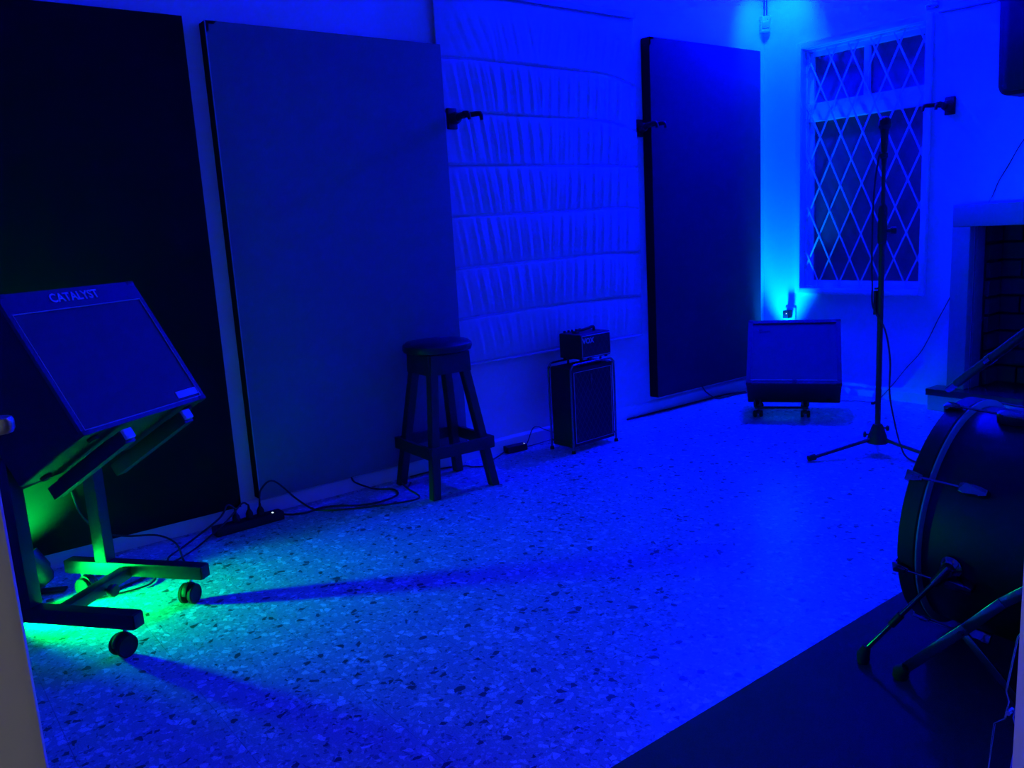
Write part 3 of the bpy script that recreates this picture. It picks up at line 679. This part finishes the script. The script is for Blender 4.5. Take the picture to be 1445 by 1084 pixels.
# its low rolling stand
ms = thing('amplifier_trolley', 'low black rolling trolley under the pale grilled guitar amplifier', 'trolley', (.66, 4.10, 0))
ca, cb_ = V((.545, 3.985, 0)), V((.755, 4.140, 0))
cdir = (cb_-ca).normalized(); cback = V((-cdir.y, cdir.x, 0))
for p in (ca, cb_):
    caster(ms, p, random.uniform(-1, 1), r=.019, zt=.050)
    caster(ms, p+cback*.22, random.uniform(-1, 1), r=.019, zt=.050)
    obj('side_bar', barb(p+Z*.056-cback*.02, p+cback*.24+Z*.056, .014, .020, Z, .002), M_BLK, ms)
obj('front_bar', barb(ca-cdir*.015+Z*.056-cback*.012, cb_+cdir*.015+Z*.056-cback*.012, .012, .012, Z, .002), M_BLK, ms)
obj('back_bar', barb(ca-cdir*.015+Z*.056+cback*.22, cb_+cdir*.015+Z*.056+cback*.22, .012, .012, Z, .002), M_BLK, ms)
for p in (ca, cb_):
    for q_ in (-.016, .016):
        obj('rest_post', tubeb([p+cdir*q_+cback*.004+Z*.060, p+cdir*q_+cback*.010+Z*.098], .006, 8), M_BLK, ms)
    obj('cradle_bar', barb(p+cback*.0+Z*.100, p+cback*.075+Z*.062, .020, .010, cdir, .002), M_BLK, ms)

# plug adapter on the wall below the window
ad = thing('plug_adapter', 'small plug adapter on the wall under the window corner', 'plug adapter', (.205, LB-.001, .47))
obj('socket_plate', boxb((.165, LB-.009, .455), (.245, LB-.0008, .535), bev=.002), M_WHITEP, ad)
obj('adapter_body', boxb((.180, LB-.055, .468), (.222, LB-.0095, .520), bev=.005), M_PLAS, ad)
obj('indicator', boxb((.206, LB-.0565, .498), (.211, LB-.055, .503)), M_DOT, ad, smooth=False)

# ================================================================== MICROPHONE STAND + MICROPHONE
hb = V((1.436, 3.678, 0))
mst = thing('microphone_stand', 'tall black tripod microphone stand in front of the lattice window', 'microphone stand', hb)
FH2 = frame(hb, X, Y, Z)
obj('pole', tubeb([hb+Z*.060, hb+Z*1.02], .0125, 16), M_BLK, mst)
obj('inner_tube', tubeb([hb+Z*1.02, hb+Z*1.34], .0085, 14), M_BLK, mst)
obj('height_clutch', latheb([(.0126, .985), (.018, .99), (.0205, 1.02), (.0205, 1.075), (.017, 1.10), (.0205, 1.11), (.019, 1.15), (.0095, 1.165)], FH2, 20), M_PLAS, mst)
rr = V((.86, .50, 0))
obj('clutch_knob', tubeb([hb+Z*1.045+rr*.018, hb+Z*1.045+rr*.034, hb+Z*1.045+rr*.036, hb+Z*1.045+rr*.058], [.008, .009, .017, .0165], 14), M_PLAS, mst)
hub = obj('hub', latheb([(.0126, .150), (.020, .148), (.026, .135), (.040, .095), (.046, .070), (.046, .058), (0, .056)], FH2, 24), M_PLAS, mst)
obj('hub_knob', latheb([(.004, 0), (.004, .012), (.012, .013), (.014, .018), (.012, .026), (0, .027)], frame(hb+Z*.130+rr*.024, Z, rr.cross(Z), rr), 12), M_PLAS, hub)
obj('hub_knob', latheb([(.004, 0), (.004, .012), (.012, .013), (.016, .018), (.012, .026), (0, .027)], frame(hb+Z*.096-rr*.036, Z, (-rr).cross(Z), -rr), 12), M_PLAS, hub)
for ang in (242, 2, 122):
    a = RAD(ang); d = V((cos(a), sin(a), 0))
    lg = obj('leg', tubeb([hb+d*.030+Z*.078, hb+d*.335+Z*.018], .0085, 12), M_BLK, mst)
    obj('foot_cap', tubeb([hb+d*.318+Z*.0215, hb+d*.352+Z*.0160], [.0145, .0135], 14), M_RUB, lg)
obj('cable_clip', boxb((-.018, -.012, .24), (-.030, .012, .252), FH2, bev=.002), M_PLAS, mst)
obj('cable_clip', boxb((-.0285, -.008, .78), (-.013, .008, .79), FH2, bev=.002), M_PLAS, mst)
obj('cable_tag', boxb((-.030, -.010, .665), (-.018, .010, .775), FH2, bev=.003), M_PLAS, mst)
obj('mic_clip', tubeb([hb+Z*1.335, hb+Z*1.36, hb+Z*1.365, hb+Z*1.385], [.011, .012, .0165, .0165], 14), M_PLAS, mst)
mic = thing('microphone', 'black handheld vocal microphone clipped on the tall stand', 'microphone', hb+Z*1.386)
FMc = frame(hb+Z*1.386, X, Y, Z)
obj('handle', latheb([(0, .0), (.010, .001), (.0125, .006), (.0175, .085), (.0195, .098), (0, .098)], FMc, 20), M_BLK, mic)
obj('ring', latheb([(.0175, .0985), (.0265, .112), (.0268, .120), (.024, .124), (0, .124)], FMc, 24), M_BLK, mic)
obj('grille_ball', latheb([(0, .108), (.0235, .1085), (.0262, .124), (.0262, .128), (.025, .140), (.019, .150), (.010, .155), (0, .157)], FMc, 24), M_MESHM, mic)
mc = tag(obj('microphone_cable', tubeb(spline([hb+Z*1.392+V((-.018, -.004, 0)), hb+V((-.030, -.014, 1.28)), hb+V((-.036, -.018, 1.14)), hb+V((-.037, -.018, .95)), hb+V((-.033, -.016, .80)), hb+V((-.022, -.024, .70)), hb+V((.030, -.012, .60)), hb+V((.052, .0, .46)), hb+V((.052, .004, .30)), hb+V((.080, .006, .16)), hb+V((.110, .0, .07)), hb+V((.150, -.010, .014)), hb+V((.25, -.05, .008)), hb+V((.42, -.10, .008)), hb+V((.70, -.20, .008))], 6), .0040, 8), M_CABLE, org=hb), 'thin black cable hanging from the microphone down its stand', 'cable')

# ================================================================== RUG
tag(obj('drum_rug', boxb((2.252, .95, .0008), (3.05, 2.62, .011), bev=.003), M_RUG, org=(2.65, 1.8, 0)), 'dark short pile rug under the bass drum', 'rug')
RZ = .0115
# ================================================================== BASS DRUM
DC = V((2.437, 2.216, .350)); dax = V((cos(RAD(1.144))*cos(RAD(-2.887)), sin(RAD(1.144))*cos(RAD(-2.887)), sin(RAD(-2.887))))
dwv = V((-sin(RAD(1.144)), cos(RAD(1.144)), 0)); duv = dax.cross(dwv)
FD = frame(DC, dwv, duv, dax)
bd = thing('bass_drum', 'black bass drum with chrome claws lying on the dark rug', 'drum', (2.62, 2.216, RZ))
R0 = .300
obj('hoop', latheb([(R0-.020, 0), (R0-.004, 0), (R0, .003), (R0, .040), (R0-.004, .044), (R0-.020, .044), (R0-.020, 0)], FD, 96), M_HOOP, bd)
obj('hoop_inlay', latheb([(R0-.019, .0445), (R0-.002, .0445), (R0+.0003, .0455), (R0+.0003, .0490), (R0-.002, .0505), (R0-.019, .054), (R0-.019, .0445)], FD, 96), M_INLAY, bd)
obj('shell', latheb([(R0-.021, .030), (R0-.016, .0545), (R0-.016, .46), (R0-.021, .478), (R0-.03, .478), (R0-.03, .030), (R0-.021, .030)], FD, 96), M_DRUM, bd)
obj('front_head', latheb([(0, .012), (.20, .012), (R0-.0205, .016), (R0-.0205, .020), (0, .018)], FD, 64), M_HEAD, bd)
obj('batter_head', latheb([(0, .494), (.20, .494), (R0-.0205, .490), (R0-.0205, .486), (0, .488)], FD, 64), M_HEAD, bd)
obj('hoop', latheb([(R0-.020, .466), (R0-.004, .466), (R0, .469), (R0, .506), (R0-.004, .510), (R0-.020, .510), (R0-.020, .466)], FD, 96), M_HOOP, bd)
def dpt(th, r, z): return FD @ V((r*cos(th), r*sin(th), z))
for k in range(8):
    th = RAD(15 + 45*k)
    rad_ = (FD.to_3x3() @ V((cos(th), sin(th), 0))).normalized(); tan_ = dax.cross(rad_)
    Fk = frame(dpt(th, 0, 0), tan_, rad_, dax)
    cl = obj('claw_hook', prism(B(), [(-.014, -.006), (.014, -.006), (.011, .016), (.007, .034), (-.007, .034), (-.011, .016)], R0+.001, R0+.010, frame(dpt(th, 0, 0), tan_, dax, rad_), .002), M_HW, bd)
    obj('claw_lip', boxb((-.013, R0-.024, -.007), (.013, R0+.009, -.001), Fk, bev=.002), M_HW, cl)
    rod = obj('tension_rod', tubeb([dpt(th, R0+.007, .025), dpt(th, R0+.006, .135)], .0034, 8), M_HW, bd)
    obj('key_head', tubeb([dpt(th, R0+.0075, .010), dpt(th, R0+.0075, .026)], .006, 6), M_HW, rod)
    bm = B(); prism(bm, [(-.011, .118), (.011, .118), (.013, .132), (.012, .165), (.007, .182), (-.007, .182), (-.012, .165), (-.013, .132)], R0-.0155, R0+.012, frame(dpt(th, 0, 0), tan_, dax, rad_), .004)
    obj('lug', bm, M_HW, bd)
# spur on the visible side and its mate
for foot, th in ((V((2.389, 1.868, RZ)), RAD(188)), (V((2.389, 2.564, RZ)), RAD(-8))):
    br = dpt(th, R0-.013, .125); rad_ = (br-dpt(th, 0, .125)).normalized()
    tan_ = dax.cross(rad_)
    sp_ = obj('spur_bracket', latheb([(0, 0), (.026, 0), (.027, .005), (.022, .012), (.016, .016), (.015, .030), (0, .031)], frame(br-rad_*.002, tan_, rad_.cross(tan_), rad_), 24), M_HW, bd)
    top = br+rad_*.022; dn = (foot+Z*.02-top).normalized()
    obj('spur_socket', tubeb([top-dn*.012, top+dn*.045], [.0125, .0125], 16), M_HW, sp_)
    sl = obj('spur_leg', tubeb([top, foot+Z*.030-dn*.01], .0062, 12), M_HW, bd)
    mid = top.lerp(foot+Z*.03, .58)
    obj('spur_collar', tubeb([mid-dn*.016, mid+dn*.022], .0095, 12), M_BLK, sl)
    obj('spur_tip', tubeb([foot+Z*.036-dn*.014, foot+Z*.024, foot+Z*.012, foot+Z*.0005], [.010, .016, .0165, .013], 14), M_RUB, sl)

# ================================================================== CYMBAL STAND BY THE DRUM
ps_ = V((2.83, 1.80, 0))
cy = thing('cymbal_stand', 'chrome cymbal stand with boom arm beside the bass drum', 'cymbal stand', ps_+Z*RZ)
obj('pole', tubeb([ps_+Z*.045, ps_+Z*1.12], .0125, 14), M_HW, cy)
obj('boom_clamp', tubeb([ps_+Z*.93, ps_+Z*.95, ps_+Z*1.03, ps_+Z*1.05], [.014, .022, .022, .014], 14), M_BLK, cy)
bA, bB_ = V((2.425, 2.195, .673)), V((2.697, 1.929, .868)); bdv = (bB_-bA).normalized(); bE = bA+bdv*.76
bo = obj('boom_arm', tubeb([bA+bdv*.062, bE], .0105, 14), M_BLK, cy)
obj('chrome_sleeve', tubeb([bA, bA+bdv*.004, bA+bdv*.064], [.0075, .0085, .0085], 14), M_HW, bo)
obj('chrome_collar', tubeb([bA+bdv*.245, bA+bdv*.275], .0118, 14), M_HW, bo)
fA = V((2.490, 1.862, RZ))
top_col = ps_+Z*.385; low_col = ps_+Z*.075
obj('leg_collar', latheb([(.0126, 0), (.022, 0), (.022, .03), (.0126, .03)], frame(ps_+Z*.37, X, Y, Z), 16), M_BLK, cy)
obj('brace_collar', latheb([(.0126, 0), (.020, 0), (.020, .022), (.0126, .022)], frame(ps_+Z*.055, X, Y, Z), 16), M_BLK, cy)
dl = (fA-ps_); dl.z = 0; dlen = dl.length; a0 = math.atan2(dl.y, dl.x)
for k in range(3):
    a = a0+k*2*pi/3; d = V((cos(a), sin(a), 0)); sd = V((-d.y, d.x, 0))
    p0 = ps_+d*.024+Z*.380; p1 = ps_+d*dlen+Z*(RZ+.020)
    pm = [p0, p0.lerp(p1, .25)+Z*.012, p0.lerp(p1, .5)+Z*.006, p1]
    bm = B()
    for q0, q1 in zip(pm, pm[1:]): bar(bm, q0, q1, .024, .010, Z, .0015)
    lg = obj('leg', bm, M_HW, cy)
    pj = p0.lerp(p1, .52)
    obj('rivet', tubeb([pj-sd*.014, pj+sd*.014], .006, 10), M_HW, lg)
    obj('rubber_foot', tubeb([p1+(p0-p1).normalized()*.022, p1, p1-Z*.012, p1-Z*.0195], [.012, .019, .0195, .015], 14), M_RUB, lg)
    obj('brace', barb(pj, ps_+d*.022+Z*.066, .020, .006, Z, .001), M_HW, cy)

# folding rod stand by the doorway
fs = thing('folding_rod_stand', 'folding stand of thin bent chrome rods pinched by a bolt', 'stand', (2.93, 1.30, .001))
def rodpts(l): return [V((x, 1.30+dy, z)) for x, dy, z in l]
lf = rodpts([(3.02, 0, .64), (2.964, 0, .532), (2.948, 0, .498), (2.936, 0, .404), (2.9405, 0, .388), (2.9365, 0, .356), (2.922, 0, .342), (2.916, 0, .262), (2.900, 0, .05), (2.896, 0, .0135)])
rg = rodpts([(3.04, .004, .55), (2.975, .004, .420), (2.953, .004, .397), (2.946, .004, .362), (2.953, .004, .338), (2.945, .004, .262), (2.935, .004, .05), (2.932, .004, .0135)])
obj('bent_rod', tubeb(lf, .0016, 8), M_CHROME, fs); obj('bent_rod', tubeb(rg, .0016, 8), M_CHROME, fs)
obj('pivot_bolt', tubeb([V((2.943, 1.292, .372)), V((2.943, 1.308, .372))], .004, 10), M_CHROME, fs)
obj('rear_leg', tubeb([V((2.943, 1.306, .372)), V((2.965, 1.42, .20)), V((2.985, 1.52, .0135))], .003, 8), M_BLK, fs)
obj('cross_rod', tubeb([V((3.02, 1.30, .64)), V((3.04, 1.304, .55))], .0025, 8), M_BLK, fs)

# ================================================================== WALL SPEAKER + WIRE (right of the window, above the fireplace)
wsx = thing('wall_speaker', 'black wall speaker with rounded corners hanging above the fireplace', 'speaker', (1.74, LB-.001, 1.66))
def rrect(x0, x1, y0, y1, r, n=7):
    out = []
    for cx, cy, a in ((x1-r, y1-r, 0), (x0+r, y1-r, pi/2), (x0+r, y0+r, pi), (x1-r, y0+r, 3*pi/2)):
        for k in range(n+1): out.append((cx+r*cos(a+pi/2*k/n), cy+r*sin(a+pi/2*k/n)))
    return out
FW = frame((1.745, LB-.06, 1.655), X, Z, -Y)
def trap(poly): return [(x*(1+.055*(y)/.5*1.0), y) for x, y in poly]
obj('cabinet', prism(B(), trap(rrect(-.225, .225, 0, .62, .045)), 0, .16, FW, .006), M_PLAS, wsx)
obj('grille', prism(B(), trap(rrect(-.205, .205, .02, .60, .035)), .1602, .168, FW, .003), M_BLK, wsx)
obj('wall_bracket', boxb((1.66, LB-.0605, 1.87), (1.83, LB-.0008, 2.07), bev=.004), M_BLK, wsx)
tag(obj('speaker_wire', tubeb(spline([(1.72, LB-.010, 1.90), (1.70, LB-.006, 1.70), (1.62, LB-.006, 1.53), (1.549, LB-.006, 1.423), (1.50, LB-.006, 1.33), (1.455, LB-.006, 1.25), (1.430, LB-.008, 1.18), (1.420, LB-.030, 1.141)], 6), .0025, 6), M_CABLE, org=(1.55, LB, 1.14)), 'thin black wire running from wall speaker to fireplace top', 'wire')
tag(obj('trailing_wire', tubeb(spline([(1.243, LB-.010, .66), (1.205, LB-.006, .581), (1.165, LB-.006, .50), (1.120, LB-.006, .397), (1.07, LB-.010, .30), (.993, LB-.018, .202), (.93, LB-.05, .10), (.87, LB-.12, .010), (.78, 4.66, .005), (.70, 4.60, .005), (.62, 4.56, .005), (.52, 4.56, .005)], 6), .0025, 6), M_CABLE, org=(.9, 4.7, 0)), 'thin dark wire trailing down the wall beside the fireplace to the floor', 'wire')
tag(obj('wall_strip', tubeb([(1.112, LB-.006, 2.163), (1.40, LB-.006, 2.156), (1.95, LB-.006, 2.15)], .0045, 8), M_FIRE, org=(1.4, LB, 2.15)), 'thin grey strip along the wall above the window height', 'cable')  # thin grey tube laid level along the wall
cbk = thing('curtain_bracket', 'small chrome bracket above the right corner of the lattice window', 'bracket', (1.076, LB-.001, 2.20))
obj('base_plate', boxb((1.045, LB-.008, 2.188), (1.108, LB-.0008, 2.222), bev=.002), M_CHROME, cbk)
obj('bracket_rod', tubeb([(1.055, LB-.0085, 2.207), (1.055, LB-.030, 2.207), (1.065, LB-.036, 2.207), (1.112, LB-.036, 2.207)], .005, 10), M_CHROME, cbk)

# ================================================================== POWER STRIP, ADAPTER, CABLES ON THE FLOOR
psA, psB = V((.128, .975, .001)), V((.118, 1.262, .001)); pd = (psB-psA).normalized(); pw = V((pd.y, -pd.x, 0))
pst = thing('power_strip', 'black power strip with plugs on the floor between two panels', 'power strip', psA)
FP = frame(psA, pw, pd, Z)
obj('strip_body', boxb((-.030, 0, 0), (.030, .29, .036), FP, bev=.006), M_PLAS, pst)
for k in range(4):
    obj('socket_insert', latheb([(.019, .0362), (.019, .0375), (.0165, .0372), (.016, .0364), (0, .0364)], FP @ MX.Translation((0, (.040, .095, .152, .200)[k], 0)), 18), M_RUB, pst)
obj('indicator', boxb((.008, .243, .0362), (.016, .249, .0385), FP), M_DOT, pst, smooth=False)
def plug(k, label):
    c = FP @ V((0, k, .0378)); t = thing('power_plug', label, 'plug', c, 'plugs in the power strip')
    obj('plug_body', tubeb([c, c+Z*.020, c+Z*.034], [.015, .0145, .008], 14), M_RUB, t)
    obj('strain_relief', tubeb([c+Z*.033, c+Z*.055], [.006, .0036], 10), M_RUB, t)
    return c+Z*.055
q0 = plug(.095, 'black plug in the power strip with a cable toward the amplifier stand')
q1 = plug(.152, 'middle black plug in the floor power strip')
q3 = plug(.200, 'black plug in the power strip with the cable looping to the stool')
def cable(label, pts, r=.004, name='power_cable'):
    return tag(obj(name, tubeb(spline(pts, 7), r, 8), M_CABLE, org=(pts[0][0], pts[0][1], 0)), label, 'cable', 'floor cables')
zf = .0055
cable('black cable looping from the power strip toward the wooden stool', [q3, q3+V((-.005, .015, .05)), q3+V((.0, .07, .075)), (.10, 1.345, .06), (.135, 1.405, zf), (.205, 1.46, zf), (.255, 1.53, zf), (.30, 1.62, zf), (.335, 1.70, zf), (.352, 1.77, zf), (.335, 1.815, zf+.002), (.27, 1.80, .03), (.22, 1.80, .045), (.19, 1.84, .012), (.12, 1.90, zf)], .0042)
cable('black cable snaking from strip end to the grey panel foot', [(.120, 1.264, .018), (.135, 1.30, .010), (.150, 1.36, zf), (.140, 1.43, zf+.001), (.17, 1.50, zf), (.235, 1.57, zf), (.262, 1.66, zf), (.235, 1.76, zf), (.15, 1.79, zf), (.075, 1.735, zf), (.040, 1.66, .045), (.030, 1.64, .080)], .0042)
cable('black cable running from the power strip toward the amplifier stand', [q0, q0+V((.0, -.03, .02)), q0+V((.02, -.075, -.02)), (.165, .84, zf), (.23, .77, zf), (.30, .735, zf), (.36, .66, zf), (.39, .60, zf), (.42, .50, zf), (.40, .42, zf), (.36, .31, zf)], .004)
cable('black cable rising over the stand foot from the panel', [(.070, .50, .30), (.078, .52, .20), (.080, .58, .115), (.105, .66, .085), (.17, .75, .080), (.245, .795, .055), (.295, .80, zf), (.36, .79, zf), (.47, .74, zf)], .0038)
cable('thin black cable from the power strip edge over terrazzo', [q1, q1+V((.01, -.03, .015)), q1+V((.045, -.11, -.03)), (.20, .89, zf), (.275, .80, zf), (.34, .70, zf), (.43, .66, zf), (.46, .60, zf), (.44, .44, zf)], .0036)
bb = thing('power_adapter', 'black power adapter brick on the floor beside the stool', 'power adapter', (.055, 2.60, .001))
FB = frame((.050, 2.585, .001), (.995, -.10, 0), (.10, .995, 0), Z)
obj('brick_body', boxb((-.026, -.060, 0), (.026, .060, .034), FB, bev=.005), M_PLAS, bb)
obj('indicator', boxb((.010, .046, .0342), (.014, .050, .036), FB), M_DOT, bb, smooth=False)
cable('thin black lead from the adapter brick to the chrome framed cabinet', [(.055, 2.647, .018), (.05, 2.67, .035), (.045, 2.71, .095), (.05, 2.74, .105), (.065, 2.765, .09), (.10, 2.79, .075), (.150, 2.80, .070)], .0026)
cable('black mains lead running behind the stool to the adapter brick', [(.045, 2.523, .015), (.075, 2.45, zf), (.12, 2.36, zf), (.16, 2.30, zf), (.13, 2.25, zf), (.085, 2.235, zf), (.040, 2.15, zf), (.035, 2.05, zf), (.035, 1.95, zf)], .0036)
cable('thin black lead along the wall foot by the chrome framed cabinet', [(.055, 2.650, .012), (.04, 2.70, zf), (.03, 2.82, zf), (.025, 2.95, zf), (.022, 3.1, zf)], .0024)
cable('thick black cable lying along the wall foot under the charcoal panel', [(.022, 3.45, zf), (.028, 3.65, zf+.001), (.034, 3.9, zf+.002), (.036, 4.15, zf+.002), (.040, 4.35, zf+.002), (.08, 4.50, zf)], .0058)
cable('black cable dropping from under the charcoal panel to the floor', [(.045, 4.10, .103), (.060, 4.13, .06), (.075, 4.20, .012), (.080, 4.30, zf), (.085, 4.42, zf), (.12, 4.52, zf)], .0042)
